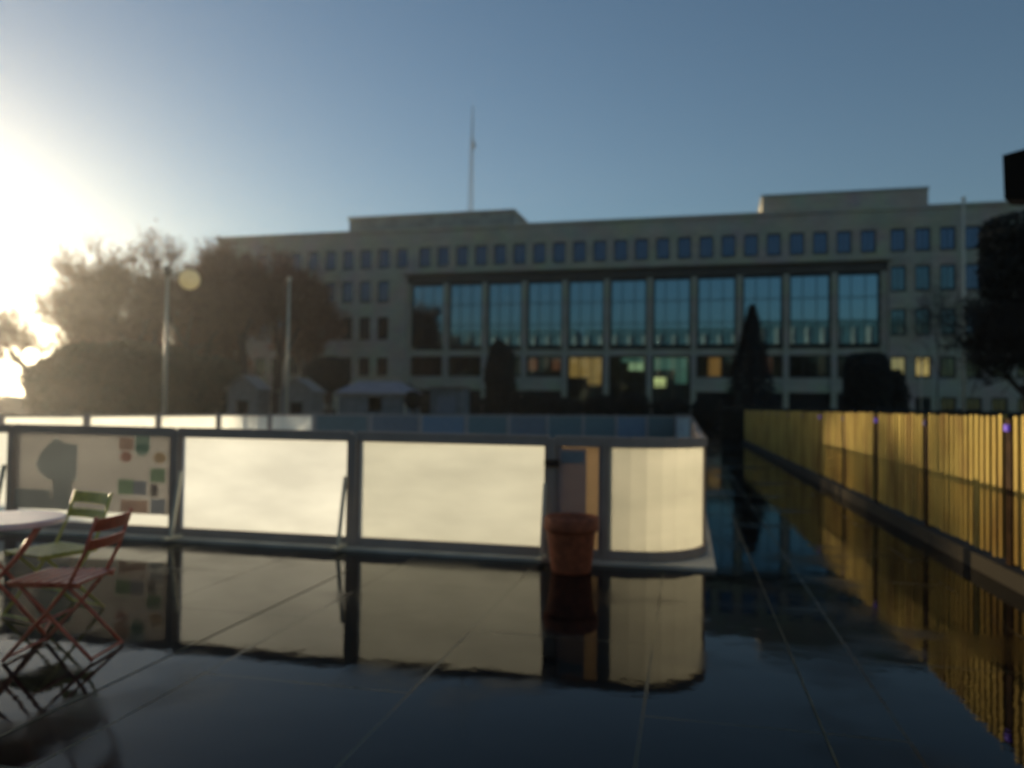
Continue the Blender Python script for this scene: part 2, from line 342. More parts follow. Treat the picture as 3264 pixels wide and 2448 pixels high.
# glazed hall
P = 4.98; X0 = 27.16
def hall_bay(k):
    xa = X0 + k*P + .332; xb = X0 + (k+1)*P - .272
    return xa, xb
cw = MB()
for k in range(12):
    x = X0 + k*P
    a, b = (x-.27, x+.33) if 0 < k < 11 else ((HX0+.003, x+.33) if k == 0 else (x-.27, HX1-.003))
    c_ = MB(); c_.box(0, b-a, .35, 1.3, 0, 16.61); c_.build('column', M['stone'], hall, loc=(a, 0, 0))
for k in range(11):
    xa, xb = hall_bay(k); Wd = xb-xa
    f = MB(); t = .24
    f.box(0, t, .95, 1.1, 8.75, 16.6); f.box(Wd-t, Wd, .95, 1.1, 8.75, 16.6); f.box(t, Wd-t, .95, 1.1, 8.75, 8.9); f.box(t, Wd-t, .95, 1.1, 16.35, 16.6)
    for z in (11.35, 13.9): f.box(t, Wd-t, .96, 1.09, z, z+.09)
    for fr in (1/3, 2/3): f.box(Wd*fr-.04, Wd*fr+.04, .965, 1.085, 8.9, 16.35)
    o = f.build('large_window', M['winframe'], hall, loc=(xa, 0, 0))
    p = MB(); p.box(t, Wd-t, 1.02, 1.04, 8.9, 16.35); p.build('pane', M['hall_glass'], o)
    # floor edge between the tall and the low glazing
    s_ = MB(); s_.box(0, Wd, .60, 1.2, 7.62, 8.35); s_.build('spandrel', M['stone'], hall, loc=(xa, 0, 0))
    door = k in (4, 5, 6)
    z0 = 1.2 if door else 5.15
    f = MB(); f.box(0, t, .95, 1.1, z0, 7.6); f.box(Wd-t, Wd, .95, 1.1, z0, 7.6); f.box(t, Wd-t, .95, 1.1, z0, z0+.1); f.box(t, Wd-t, .95, 1.1, 7.5, 7.6)
    for fr in (1/3, 2/3): f.box(Wd*fr-.04, Wd*fr+.04, .965, 1.085, z0+.1, 7.5)
    if door: f.box(t, Wd-t, .96, 1.09, 4.2, 4.32)
    o = f.build('entrance_glazing' if door else 'low_window', M['winframe'], hall, loc=(xa, 0, 0))
    p = MB(); p.box(t, Wd-t, 1.02, 1.04, z0+.1, 7.5); p.build('pane', M['clear_glass'] if k in (3, 4, 5, 6, 7, 8) else M['dark_glass'], o)
    def glow(n, m, u0, u1, za, zb, y=1.5):
        q = MB(); q.box(u0, u1, y, y+.04, za, zb); q.build(n, m, o)
    if k == 3: glow('lit_room', M['lit_red'], .1, 1.2, 5.9, 7.3); glow('lit_room', M['lit_red'], 3.0, 4.0, 5.9, 7.3)
    if k == 4: glow('lit_curtain', M['lit_tan'], .1, 4.0, 5.1, 7.4); glow('lit_curtain', M['lit_tan'], 2.4, 4.0, 4.1, 5.05)
    if k == 5: glow('ceiling_light', M['lit_green'], 2.2, 4.0, 5.9, 6.8); glow('lit_room', M['lit_teal'], 1.3, 4.05, 6.85, 7.4)
    if k == 6: glow('lit_room', M['lit_teal'], .2, 4.0, 6.0, 7.4); glow('lit_room', M['lit_teal'], 2.6, 4.0, 4.4, 5.95); glow('hall_lamp', M['lit_yellow'], .2, 1.6, 4.0, 5.1, 1.45)
    if k == 7: glow('lit_curtain', M['lit_orange'], 1.3, 2.7, 5.3, 7.4)
    if k == 8: glow('lit_curtain', M['lit_red'], 2.2, 3.3, 5.5, 7.4)
    if not door:
        s_ = MB(); s_.box(0, Wd, .60, 1.2, 3.45, 5.1); s_.build('spandrel', M['stone'], hall, loc=(xa, 0, 0))
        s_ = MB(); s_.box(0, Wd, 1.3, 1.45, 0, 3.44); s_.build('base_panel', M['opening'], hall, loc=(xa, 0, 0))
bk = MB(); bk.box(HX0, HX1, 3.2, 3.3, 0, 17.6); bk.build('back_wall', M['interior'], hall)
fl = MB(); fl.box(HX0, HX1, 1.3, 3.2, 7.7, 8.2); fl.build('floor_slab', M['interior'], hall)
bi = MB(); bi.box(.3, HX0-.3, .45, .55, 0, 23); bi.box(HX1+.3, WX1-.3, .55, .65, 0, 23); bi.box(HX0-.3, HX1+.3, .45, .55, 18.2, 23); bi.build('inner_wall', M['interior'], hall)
# roof boxes and their ends
rb = MB(); rb.box(17.7, 40.0, 3, 12, 23.5, 25.75); o = rb.build('roof_box', M['roofmetal'], hall); rb = MB(); rb.box(17.5, 40.2, 2.8, 12.2, 25.75, 26.05); rb.build('roof_edge', M['stone'], o)
rb = MB(); rb.box(69.5, 86.8, 2.5, 10, 23.5, 25.85); o = rb.build('roof_box', M['stone'], hall); rb = MB(); rb.box(69.4, 86.9, 2.4, 10.1, 25.85, 26.08); rb.build('roof_edge', M['roofmetal'], o)
rb = MB(); rb.box(90, 105, 5, 9, 23.5, 24.2); rb.build('roof_plant', M['roofmetal'], hall)
mm = MB()                                           # lattice mast
for dx, dy in ((-.3, -.3), (.3, -.3), (0, .35)): mm.bar((dx, dy, 0), (dx*.4, dy*.4, 10.5), .07, .07)
for i in range(14):
    z = i*.75; s0 = 1-.6*z/10.5; s1 = 1-.6*(z+.75)/10.5; q = [(-.3, -.3), (.3, -.3), (0, .35)]
    for j in range(3):
        a = q[j]; b = q[(j+1) % 3]; mm.bar((a[0]*s0, a[1]*s0, z), (b[0]*s1, b[1]*s1, z+.75), .035, .035)
mm.tube([(0, 0, 10.4), (0, 0, 12.9), (0, 0, 14.8)], [.11, .09, .05], 6); mm.box(.1, .4, -.1, .1, 9.0, 9.9)
mm.build('roof_mast', M['mast_paint'], hall, loc=(33.5, 6, 26.05))
mb = MB(); mb.box(-1.6, .5, -.5, .5, 0, .45); mb.build('mast_base', M['tent_roof'], hall, loc=(33.2, 5, 26.05))
# terrace in front
tb = MB(); tb.box(20, 95, -14, -.01, 0, .9); tb.box(40, 62, -15.2, -14, 0, .6); tb.box(40, 62, -16.4, -15.2, 0, .3)
o = tb.build('terrace', M['concrete'], loc=(-39.57, 104.9, 0), rz=-TH); tag(o, kind='structure')

# ------------------------------------------------------------------ vegetation
def leaf_cloud(mb, n, fn, size, rg):
    for _ in range(n):
        p = fn(rg); a = Vector((rg.gauss(0, 1), rg.gauss(0, 1), rg.gauss(0, 1))).normalized(); b = a.orthogonal().normalized()
        s = size*rg.uniform(.5, 1.4); q = a*s; r = b*s*.6
        p = Vector(p); mb.add([p-q, p+r, p+q, p-r], [(0, 1, 2, 3)])
def bare_tree(name, x, y, h, rad, label, seed, group='bare trees left of the city hall', leaves=0, depth=5, trunk_h=.13, sprays=9000, tw='twig'):
    rg = random.Random(seed); root = empty(name, (x, y, 0), rg.uniform(0, 6), label, 'tree', group)
    tk = MB(); cr = MB()
    def grow(p, d, L, r, lv):
        n = 4; pts = [p]; rr = [r]
        for i in range(n):
            d = (d + Vector((rg.gauss(0, .11), rg.gauss(0, .11), rg.gauss(0, .05)+.03))).normalized(); p = p + d*L/n; pts.append(p); rr.append(r*(1-.42*(i+1)/n))
        (tk if lv <= 1 else cr).tube([tuple(q) for q in pts], rr, 6 if lv < 2 else (4 if lv < 3 else 3), cap=lv < 2)
        if lv >= depth: return
        k = (4, 4, 4, 4, 4)[min(lv, 4)] + (1 if rg.random() < .4 else 0)
        for j in range(k):
            t = rg.uniform(.35, 1.0) if lv else rg.uniform(.75, 1.0)
            i = min(n-1, int(t*n)); q = pts[i] + (pts[i+1]-pts[i])*(t*n-i) if t < 1 else pts[n]
            ax = Vector((rg.gauss(0, 1), rg.gauss(0, 1), rg.gauss(0, .5))); ax = (ax - d*ax.dot(d)).normalized()
            an = R_(rg.uniform(24, 52)); nd = (d*math.cos(an) + ax*math.sin(an)); nd.z = nd.z*.9 + .12
            grow(q, nd.normalized(), L*rg.uniform(.55, .82), max(rr[i]*.55, .012), lv+1)
    grow(Vector((0, 0, 0)), Vector((rg.gauss(0, .03), rg.gauss(0, .03), 1)).normalized(), h*trunk_h*1.25, h*.019, 0)
    # scale the crown to the wanted size
    zmax = max(v[2] for v in cr.v); rmax = sorted(math.hypot(v[0], v[1]) for v in cr.v)[int(len(cr.v)*.92)]
    sz = h/zmax; sr = rad/rmax
    tr = lambda v: (v[0]*sr, v[1]*sr, v[2]*sz)
    tk.v = [tr(v) for v in tk.v]; cr.v = [tr(v) for v in cr.v]
    bs = [Vector(v) for v in cr.v[::3]]
    for _ in range(sprays):
        q = bs[rg.randrange(len(bs))] + Vector((rg.gauss(0, .15), rg.gauss(0, .15), rg.gauss(0, .15))); dd = Vector((rg.gauss(0, 1)+q.x*.12, rg.gauss(0, 1)+q.y*.12, rg.gauss(.6, .8))).normalized()*rg.uniform(.3, .9)
        sd_ = dd.orthogonal().normalized()*.016; cr.add([q-sd_, q+sd_, q+dd+sd_*.5, q+dd-sd_*.5], [(0, 1, 2, 3)])
    if leaves:
        base = [Vector(v) for v in cr.v[::7]]
        leaf_cloud(cr, leaves, lambda r: base[r.randrange(len(base))] + Vector((r.gauss(0, .25), r.gauss(0, .25), r.gauss(0, .25))), .16, rg)
    tk.build('trunk', M['bark'], root); cr.build('crown', M[tw], root); return root
BT = [(70, 60, 655, 3.6, 'leftmost low bare tree beside the sun glare', 0), (165, 66, 580, 4.6, 'pale bare tree second from the sun glare', 0),
      (265, 70, 520, 5.0, 'bare tree behind the globe street lamp on its left', 900), (365, 74, 490, 5.2, 'tallest bare tree directly behind the globe street lamp', 1800),
      (440, 80, 503, 4.2, 'bare tree just left of the end of the city hall', 2500), (530, 80, 520, 5.0, 'dense brown tree covering the left end of the city hall', 6000),
      (600, 84, 560, 4.6, 'reddish brown tree behind the thin plain pole', 6000), (660, 92, 640, 3.6, 'small brown tree before the left windows of the city hall', 3000),
      (225, 78, 560, 5.5, 'hazy bare tree in the back row above the dark mound', 0), (480, 90, 540, 6.0, 'bare tree in the back row beside the corner of the city hall', 2500), (405, 68, 555, 4.4, 'bare tree in the front row between globe lamp and city hall corner', 800)]
for i, (px, d, py, rad, lb, lv) in enumerate(BT):
    bare_tree('bare_tree', at(px, d), d, zz(px, py, d), rad, lb, 40+i, leaves=lv, sprays=(1200, 2200, 5500, 10000, 12000, 15000, 15000, 9000, 3500, 12000, 9000)[i])
def bush(name, x, y, rx, ry, z0, z1, label, cat, seed, n=5000, mat='leaf_dark', size=.16, trunk=True, group=None, power=2.5, lump=.18):
    rg = random.Random(seed); root = empty(name, (x, y, 0), 0, label, cat, group)
    ph = [rg.uniform(0, 6.28) for _ in range(8)]
    def fn(r):
        a = r.uniform(0, 2*math.pi); u = r.uniform(-1, 1); rr = r.uniform(.72, 1.0)**.7
        m = 1 + lump*(math.sin(3*a+ph[0]+2*u) * .6 + math.sin(5*a+ph[1]-4*u)*.5 + math.sin(7*u+ph[2]+a)*.5)
        c = (1-abs(u)**power)**(1/power)
        return (rx*c*rr*m*math.cos(a), ry*c*rr*m*math.sin(a), (z0+z1)/2 + (z1-z0)/2*u*(.9+.1*m))
    mb = MB(); leaf_cloud(mb, n, fn, size, rg); mb.build('crown', M[mat], root)
    core = MB(); pr = []
    for i in range(13):
        u = -1+2*i/12; c = (1-abs(u)**power)**(1/power); pr.append((max(.01, .80*min(rx, ry)*c), (z0+z1)/2+(z1-z0)/2*.86*u))
    tk = MB(); tk.lathe(pr, 14); tk.build('inner_growth', M[mat], root)
    if trunk:
        t = MB(); t.tube([(0, 0, 0), (.03, 0, z0*.6+.1), (0, .03, (z0+z1)/2)], [max(.06, rx*.1)]*3, 8); t.build('trunk', M['bark'], root)
    return root
# the dark mound of shrubs at the left
for i, (px, d, py, r, lb) in enumerate([(125, 52, 775, 1.9, 'leftmost evergreen shrub with a steep edge by the glare'), (190, 54, 742, 2.5, 'broad shrub second from the glare in the dark mound'),
        (275, 55, 738, 2.8, 'highest shrub in the middle of the dark mound'), (365, 56, 750, 2.8, 'shrub behind the globe lamp post in the dark mound'), (450, 58, 770, 2.6, 'shrub at the right end of the dark mound')]):
    bush('large_shrub', at(px, d), d, r, r, .15, zz(px, py, d), lb, 'shrub', 60+i, 4200, 'leaf_brown', .2, True, 'shrubs of the dark mound at the left', 2.6, .14)
for i, (px, d, py, rr_, lb) in enumerate([(330, 84, 655, 3.4, 'loose brown thicket below the tallest bare tree'), (405, 86, 640, 3.4, 'loose brown thicket just right of the globe lamp post'), (470, 82, 690, 2.8, 'loose brown thicket at the foot of the city hall corner')]):
    bush('thicket', at(px, d), d, rr_, 2.0, .15, zz(px, py, d), lb, 'shrub', 160+i, 4200, 'twig', .2, True, 'thickets under the bare trees', 2.2, .25)
# evergreens before the city hall
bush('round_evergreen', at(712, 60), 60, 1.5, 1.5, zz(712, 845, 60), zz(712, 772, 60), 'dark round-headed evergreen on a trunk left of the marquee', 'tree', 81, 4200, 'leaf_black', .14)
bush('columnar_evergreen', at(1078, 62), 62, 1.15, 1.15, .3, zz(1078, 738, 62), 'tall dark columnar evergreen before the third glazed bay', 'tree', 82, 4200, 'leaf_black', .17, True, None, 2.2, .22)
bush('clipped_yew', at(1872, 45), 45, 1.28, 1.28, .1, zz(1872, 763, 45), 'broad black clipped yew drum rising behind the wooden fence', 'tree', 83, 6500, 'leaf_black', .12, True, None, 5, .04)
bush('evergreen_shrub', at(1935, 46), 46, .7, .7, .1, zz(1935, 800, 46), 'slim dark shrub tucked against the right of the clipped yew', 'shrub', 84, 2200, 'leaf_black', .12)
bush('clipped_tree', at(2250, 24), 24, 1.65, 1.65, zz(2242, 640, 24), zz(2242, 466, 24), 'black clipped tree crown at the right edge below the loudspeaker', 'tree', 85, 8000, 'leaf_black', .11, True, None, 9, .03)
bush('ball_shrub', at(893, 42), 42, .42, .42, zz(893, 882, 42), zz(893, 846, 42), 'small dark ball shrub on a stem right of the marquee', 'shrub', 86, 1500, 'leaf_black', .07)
bush('ball_shrub', at(880, 55), 55, .9, .7, .2, zz(880, 832, 55), 'dark loose shrub sloping down beside the marquee roof', 'shrub', 87, 1800, 'leaf_brown', .12)
for i, px in enumerate((935, 1005, 1140, 1215, 1300, 1370, 1450, 1530)):
    names = ('behind the grey kiosk', 'right of the grey kiosk', 'right of the columnar evergreen', 'below the tan lit entrance', 'left of the middle entrance', 'below the bright entrance lamp', 'right of the bright entrance lamp', 'left of the blue spruce')
    bush('planter_shrub', at(px, 68), 68, 1.5, .9, .1, 2.3 + .5*((i*37) % 3)/2, 'low dark planter shrub ' + names[i], 'shrub', 90+i, 1500, 'leaf_black', .14, True, 'low planter shrubs before the city hall')
# blue spruce
def conifer(x, y, h, r, label, seed):
    rg = random.Random(seed); root = empty('blue_spruce', (x, y, 0), 0, label, 'tree'); mb = MB()
    for _ in range(16000):
        t = rg.random()**.8; z = h*(1-t)*.97 + .25; tier = (z*2.1) % 1
        rr = r*(t**.85)*(.72+.42*(1-tier))*rg.uniform(.35, 1)**.5; a = rg.uniform(0, 6.283)
        p = Vector((rr*math.cos(a), rr*math.sin(a), z - rr*.18)); d = Vector((math.cos(a), math.sin(a), -.25))*.34*rg.uniform(.5, 1.2); s = Vector((-math.sin(a), math.cos(a), .1))*.11
        mb.add([p-s, p+d, p+s], [(0, 1, 2)])
    mb.build('crown', M['spruce'], root); t = MB(); t.tube([(0, 0, 0), (0, 0, h*.6), (0, 0, h)], [.2, .1, .02], 8); t.build('trunk', M['bark'], root)
conifer(at(1625, 60), 60, zz(1625, 655, 60), 2.6, 'bluish dark spruce standing before the ninth glazed bay', 5)
bare_tree('bare_tree', at(2240, 30), 30, zz(2240, 610, 30), 2.3, 'dark bare tree behind the fence under the clipped crown', 71, None, 0, 5, sprays=3500, tw='bark_dark')
bare_tree('young_tree', at(2028, 44), 44, zz(2028, 500, 44), 1.5, 'slim leafless young tree left of the tall flagpole', 72, None, 0, 4, .55, sprays=600, tw='bark_dark')
# hedge behind the fence at the far right
def hedge(name, a, b, wd, h, label, seed, n=9000):
    rg = random.Random(seed); a = Vector((*a, 0)); b = Vector((*b, 0)); L = (b-a).length; d = (b-a)/L; nn = Vector((d.y, -d.x, 0)); root = empty(name, tuple(a), 0, label, 'hedge')
    mb = MB()
    def fn(r):
        s = r.uniform(0, L); f = r.random(); o = (wd*r.uniform(-.5, .5), h*r.uniform(.93, 1.03)) if f < .35 else (wd*.5*r.choice((-1, 1))*r.uniform(.9, 1.05), h*r.random())
        return d*s + nn*o[0] + Vector((0, 0, o[1]*(1+.04*math.sin(s*1.7))))
    leaf_cloud(mb, n, fn, .1, rg); mb.build('foliage', M['leaf_black'], root)
    c = MB(); p = [nn*-.42*wd, nn*.42*wd, nn*.42*wd+d*L, nn*-.42*wd+d*L]; q = [v+Vector((0, 0, h*.93)) for v in p]
    c.add(p+q, [(0, 1, 5, 4), (1, 2, 6, 5), (2, 3, 7, 6), (3, 0, 4, 7), (4, 5, 6, 7)]); c.build('inner_growth', M['leaf_black'], root)
hedge('hedge', (at(1560, 44), 44), (at(2500, 38), 38), 1.4, 1.55, 'low dark hedge running behind the wooden picket fence', 31)
hedge('hedge', (at(-250, 70), 72), (at(470, 70), 78), 1.5, 1.75, 'distant low hedge below the bare trees at the left', 32)

# ------------------------------------------------------------------ huts, marquee, poles
def hut(px, d, wpx, ytop, label):
    wd = wpx/1707*d; h = zz(px, ytop, d); e = h*.74; root = empty('market_hut', (at(px, d), d, 0), -R_(8), label, 'hut', 'market huts before the trees')
    b = MB(); y1 = wd*.9
    b.box(-wd/2, -wd*.2, 0, .08, 0, e); b.box(wd*.2, wd/2, 0, .08, 0, e); b.box(-wd*.2, wd*.2, 0, .08, e*.68, e)
    b.box(-wd/2, -wd/2+.08, .08, y1, 0, e); b.box(wd/2-.08, wd/2, .08, y1, 0, e); b.box(-wd/2+.08, wd/2-.08, y1-.08, y1, 0, e)
    b.add([(-wd/2, .0, e), (wd/2, .0, e), (0, .0, h-.05)], [(0, 1, 2)]); b.build('wall', M['hut'], root)
    r = MB()
    for s in (-1, 1): r.bar((s*wd*.29, -.2, (e+h)/2-.02), (s*wd*.29, y1+.15, (e+h)/2-.02), math.hypot(wd*.58, h-e)*1.06, .07, up=(s*(h-e), 0, wd/2))
    r.build('roof', M['hut'], root); c = MB(); c.box(-wd*.2, wd*.2, -.2, .3, e*.28, e*.33); c.build('counter', M['wood_dark'], root)
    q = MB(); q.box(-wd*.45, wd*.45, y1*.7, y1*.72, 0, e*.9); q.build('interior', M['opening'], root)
hut(524, 52, 68, 812, 'pale wooden market hut with dark opening below the brown tree')
hut(640, 52, 74, 818, 'pale peaked market hut with dark opening beside the thin pole')
def marquee():
    d = 46; px = 803; wd = 155/1707*d; h = zz(px, 822, d); root = empty('marquee', (at(px, d), d, 0), -R_(9), 'pale pinkish canvas marquee with grey side walls behind the rink', 'tent')
    e = zz(px, 848, d); r = MB(); a = wd/2
    r.add([(-a-.15, -.15, e), (a+.15, -.15, e), (a+.15, 3.2, e), (-a-.15, 3.2, e), (-a*.62, 1.4, h), (a*.62, 1.4, h)], [(0, 1, 5, 4), (1, 2, 5), (2, 3, 4, 5), (3, 0, 4)])
    r.build('roof', M['tent_roof'], root)
    v = MB(); v.box(-a-.15, a+.15, -.17, -.12, e-.22, e); v.build('valance', M['hut'], root)
    s = MB(); s.box(-a, -a*.1, 0, .04, 0, e-.24); s.box(a*.3, a, 0, .04, 0, e-.24); s.box(-a, -a+.04, .04, 3, 0, e); s.box(a-.04, a, .04, 3, 0, e); s.box(-a+.04, a-.04, 2.96, 3, 0, e)
    s.box(-a*.1, a*.3, 0, .04, 0, e*.5); s.build('side_wall', M['tent_wall'], root)
    p = MB()
    for x in (-a+.05, a-.05): p.box(x-.04, x+.04, -.1, -.02, 0, e-.25)
    p.build('tent_pole', M['pole'], root)
marquee()
def kiosk():
    d = 48; px = 965; wd = 72/1707*d; h = zz(px, 838, d); root = empty('kiosk', (at(px, d), d, 0), -R_(10), 'small flat roofed grey kiosk right of the marquee', 'kiosk')
    b = MB(); a = wd/2; b.box(-a, -a*.55, 0, .06, 0, h); b.box(a*.55, a, 0, .06, 0, h); b.box(-a*.55, a*.55, 0, .06, 0, h*.4); b.box(-a*.55, a*.55, 0, .06, h*.8, h); b.box(-a, -a+.06, .06, 1.8, 0, h); b.box(a-.06, a, .06, 1.8, 0, h); b.box(-a+.06, a-.06, 1.74, 1.8, 0, h)
    b.build('wall', M['tent_wall'], root); r = MB(); r.box(-a-.15, a+.15, -.3, 2, h, h+.1); r.build('roof', M['hut'], root)
    s = MB(); s.box(-a*.55, a*.55, .07, .1, h*.4, h*.8); s.build('shutter', M['banner_grey'], root)
kiosk()
def pole(name, px, d, ytop, r, label, cat, cap=True, mat='pole'):
    h = zz(px, ytop, d); root = empty(name, (at(px, d), d, 0), 0, label, cat)
    p = MB(); p.tube([(0, 0, 0), (0, 0, h*.5), (0, 0, h)], [r*1.25, r, r*.7], 12); p.build('shaft', M[mat], root, True)
    b = MB(); b.lathe([(.0, .06), (r*2.6, .06), (r*2.6, .0)], 16); b.build('base_plate', M['dark_metal'], root)
    if cap: c = MB(); c.lathe([(.001, h+.16), (r*1.1, h+.12), (r*1.5, h+.03), (r*1.1, h-.04), (r*.7, h-.05)], 12); c.build('finial', M[mat], root, True)
    return root, h
pole('flagpole', 2083, 40, 428, .075, 'tall sunlit metal flagpole behind the fence before the right wing', 'flagpole')
pole('slim_post', 1990, 46, 770, .04, 'faint slim post between the yew and the tall flagpole', 'post')
r_, h_ = pole('light_mast', 620, 34, 604, .06, 'thin plain pale pole before the brown tree', 'pole')
r_, h_ = pole('street_lamp', 356, 28, 590, .065, 'pale lamp post with opal globe on a short arm', 'street lamp', False)
a_ = MB(); a_.tube([(0, 0, h_-.05), (.25, 0, h_+.02), (.6, 0, h_+.12), (.78, 0, h_+.02)], [.03]*4, 8); a_.build('arm', M['pole'], r_, True)
a_ = MB(); a_.lathe([(.001, h_+.30), (.10, h_+.28), (.17, h_+.15), (.15, h_-.02), (.06, h_-.10), (.001, h_-.12)], 16); a_.build('lamp_cap', M['hut'], r_, True)
a_ = MB(); a_.lathe([(max(.001, .36*math.sin(i*math.pi/12)), -.36*math.cos(i*math.pi/12)) for i in range(13)], 24, (.78, 0, h_-.2)); a_.build('globe', M['globe'], r_, True)
# loudspeaker high at the right edge, with its mast just outside the picture
def speaker():
    d = 12; z = 5.14; root = empty('loudspeaker', (7.97, d, 0), 0, 'tilted black loudspeaker cabinet high at the right edge of the sky', 'loudspeaker')
    m = Matrix.Translation((0, 0, z)) @ Matrix.Rotation(R_(-42), 4, 'Z')
    b = MB(); q = [(-.37, .335, -.34), (-.39, .335, .34), (.40, .335, -.50), (.40, .335, .44)]
    vs = [tuple(m @ Vector((x, y, zz_))) for y in (-.25, .25) for (x, _, zz_) in q]
    b.add(vs, [(0, 2, 3, 1), (4, 5, 7, 6), (0, 1, 5, 4), (2, 6, 7, 3), (1, 3, 7, 5), (0, 4, 6, 2)]); b.build('cabinet', M['black'], root)
    g_ = MB(); g_.box(-.31, .35, -.265, -.252, -.30, .29, mat=m); g_.build('grille', M['black'], root)
    p = MB(); p.tube([(.42, .1, 0), (.42, .1, 5.5)], [.05, .05], 10); p.build('mast', M['black_post'], root); q = MB(); q.bar((.42, .1, z), (.1, .05, z), .05, .05); q.build('bracket', M['dark_metal'], root)
speaker()

# ------------------------------------------------------------------ wooden fence
FD = Vector((.2063, .9785, 0)); FN = Vector((-.9785, .2063, 0)); F0 = Vector((4.53, 7.61, 0)); FS = -.53
fence = empty('picket_fence', tuple(F0), math.atan2(FD.y, FD.x), 'long yellow wooden picket fence running away along the right side', 'fence')
# local x along the fence away from the camera, local y towards the rink
k0, k1 = -2, 12
for k in range(k0, k1+1):
    s = FS + 2.4*k
    p = MB(); p.box(s-.06, s+.06, -.14, -.03, 0, 1.43); p.box(s-.07, s+.07, -.15, -.02, 1.43, 1.45); po = p.build('fence_post', M['wood_dark'], fence)
    l = MB(); l.box(s-.035, s+.035, -.028, -.005, 1.34, 1.40); l.build('violet_lamp' if k % 2 == 0 else 'unlit_lamp', M['led' if k % 2 == 0 and k < 6 else 'led_off'], po)
    if k == k1: break
    mb = MB(); n = 15; x0 = s+.10; pitch = (2.4-.2)/n
    for i in range(n):
        x = x0 + i*pitch + rnd.gauss(0, .0018); t = rnd.gauss(0, .004); wv = pitch*.46
        zt = 1.475 + rnd.gauss(0, .006); zb = .19 + rnd.gauss(0, .006); o = rnd.gauss(0, .003)
        mb.add([(x, -.01+o, zb), (x+wv, -.01+o, zb), (x+wv+t, -.01+o, zt), (x+t, -.01+o, zt), (x, -.058+o, zb), (x+wv, -.058+o, zb), (x+wv+t, -.058+o, zt), (x+t, -.058+o, zt)],
               [(0, 3, 2, 1), (4, 5, 6, 7), (0, 1, 5, 4), (2, 3, 7, 6), (0, 4, 7, 3), (1, 2, 6, 5)])
    mb.build('picket_panel', M['wood'], fence)
    rl = MB(); rl.box(s+.07, s+2.33, -.12, -.068, .36, .43); rl.box(s+.07, s+2.33, -.12, -.068, 1.16, 1.23); rl.build('rail', M['wood_dark'], fence)
kb = MB(); sx0 = FS+2.4*k0-3; sx1 = FS+2.4*k1+.3
kb.box(sx0, sx1, -.35, .06, 0, .15); o = kb.build('kerb', M['concrete'], loc=tuple(F0), rz=math.atan2(FD.y, FD.x)); tag(o, kind='structure')

# ------------------------------------------------------------------ ice rink
T0 = Vector((1.15, 7.62, 0)); RC = .7
barrier = empty('ice_rink_barrier', tuple(T0), 0, 'ice rink barrier of translucent white panels in grey frames around the rink', 'barrier')
def near(s): return T0 - B*s
cc = T0 + A*RC
arc = [cc + B*RC*math.sin(t) - A*RC*math.cos(t) for t in [i*math.pi/2/7 for i in range(8)]]
arcend = arc[-1]
FARC = arcend + A*29.0
c2 = FARC - B*RC; arc2 = [c2 + B*RC*math.cos(t) + A*RC*math.sin(t) for t in [i*math.pi/2/5 for i in range(6)]]
PB = Vector((-6.4, 25.6, 0)); PA = Vector((-12.6, 13.2, 0)); PL = near(11.5)
ZT, ZB = 1.13, .13
def panel(pts, sheet_mat, sheet_name='sheet', top=ZT, bot=ZB, frame='frame', rh=.10, stile=True):
    """one board panel along a polyline: frame rails with the sheet as its child"""
    f = MB(); s = MB(); loc = [Vector(p)-T0 for p in pts]
    for a, b in zip(loc, loc[1:]):
        d = (b-a).normalized(); e = d*.012 if len(loc) > 2 else d*0
        f.bar(a-e+Vector((0, 0, top+rh/2-.012)), b+e+Vector((0, 0, top+rh/2-.012)), .07, rh); f.bar(a-e+Vector((0, 0, bot-.045)), b+e+Vector((0, 0, bot-.045)), .06, .085)
        n = Vector((d.y, -d.x, 0))*.005
        s.add([a-n+Vector((0, 0, bot)), b-n+Vector((0, 0, bot)), b-n+Vector((0, 0, top-.01)), a-n+Vector((0, 0, top-.01))], [(0, 1, 2, 3)])
    for e_, d_ in () if not stile else ((loc[0], (loc[1]-loc[0]).normalized()), (loc[-1], (loc[-2]-loc[-1]).normalized())):
        f.bar(e_+d_*.02+Vector((0, 0, bot-.004)), e_+d_*.02+Vector((0, 0, top-.012)), .04, .045, up=tuple(d_))
    o = f.build('board_panel', M[frame], barrier); sh = s.build(sheet_name, M[sheet_mat], o); return o, sh, loc
def post(p, d, wide=.10, h=1.19):
    m = Matrix.Translation(Vector(p)-T0) @ Matrix.Rotation(math.atan2(d.y, d.x), 4, 'Z')
    b = MB(); b.box(-wide/2, wide/2, -.05, .05, 0, h, mat=m); return b.build('barrier_post', M['frame'], barrier)
def brace(p, n):
    p = Vector(p)-T0; b = MB(); b.bar(p+n*.055+Vector((0, 0, .75)), p+n*.20+Vector((0, 0, .06)), .035, .035); b.bar(p+n*.02+Vector((0, 0, .05)), p+n*.32+Vector((0, 0, .05)), .06, .03); b.build('brace', M['pole'], barrier)
S = [.25, .763, 2.846, 4.93, 7.06, 9.2, 11.5]
# front row, from the corner to the left
panel([near(S[0])] + arc, 'sheet_shade_right')
panel([near(S[1]-.03), near(S[0]+.012)], 'brown_sheet')
panel([near(S[2]-.03), near(S[1]+.03)], 'sheet_shade_mid')
panel([near(S[3]-.03), near(S[2]+.03)], 'sheet')
op, osh, _ = panel([near(S[4]-.03), near(S[3]+.03)], 'sheet')
panel([near(S[5]-.03), near(S[4]+.03)], 'sheet'); panel([near(S[6]-.03), near(S[5]+.03)], 'sheet')
for i, s in enumerate(S[1:]): post(near(s), B, .07)
post(near(S[0]), B, .022)
brace(near(S[2]+.07), -A); brace(near(S[1]+.06), -A); brace(near(S[3]-.09), -A); brace(near(S[4]+.07), -A)
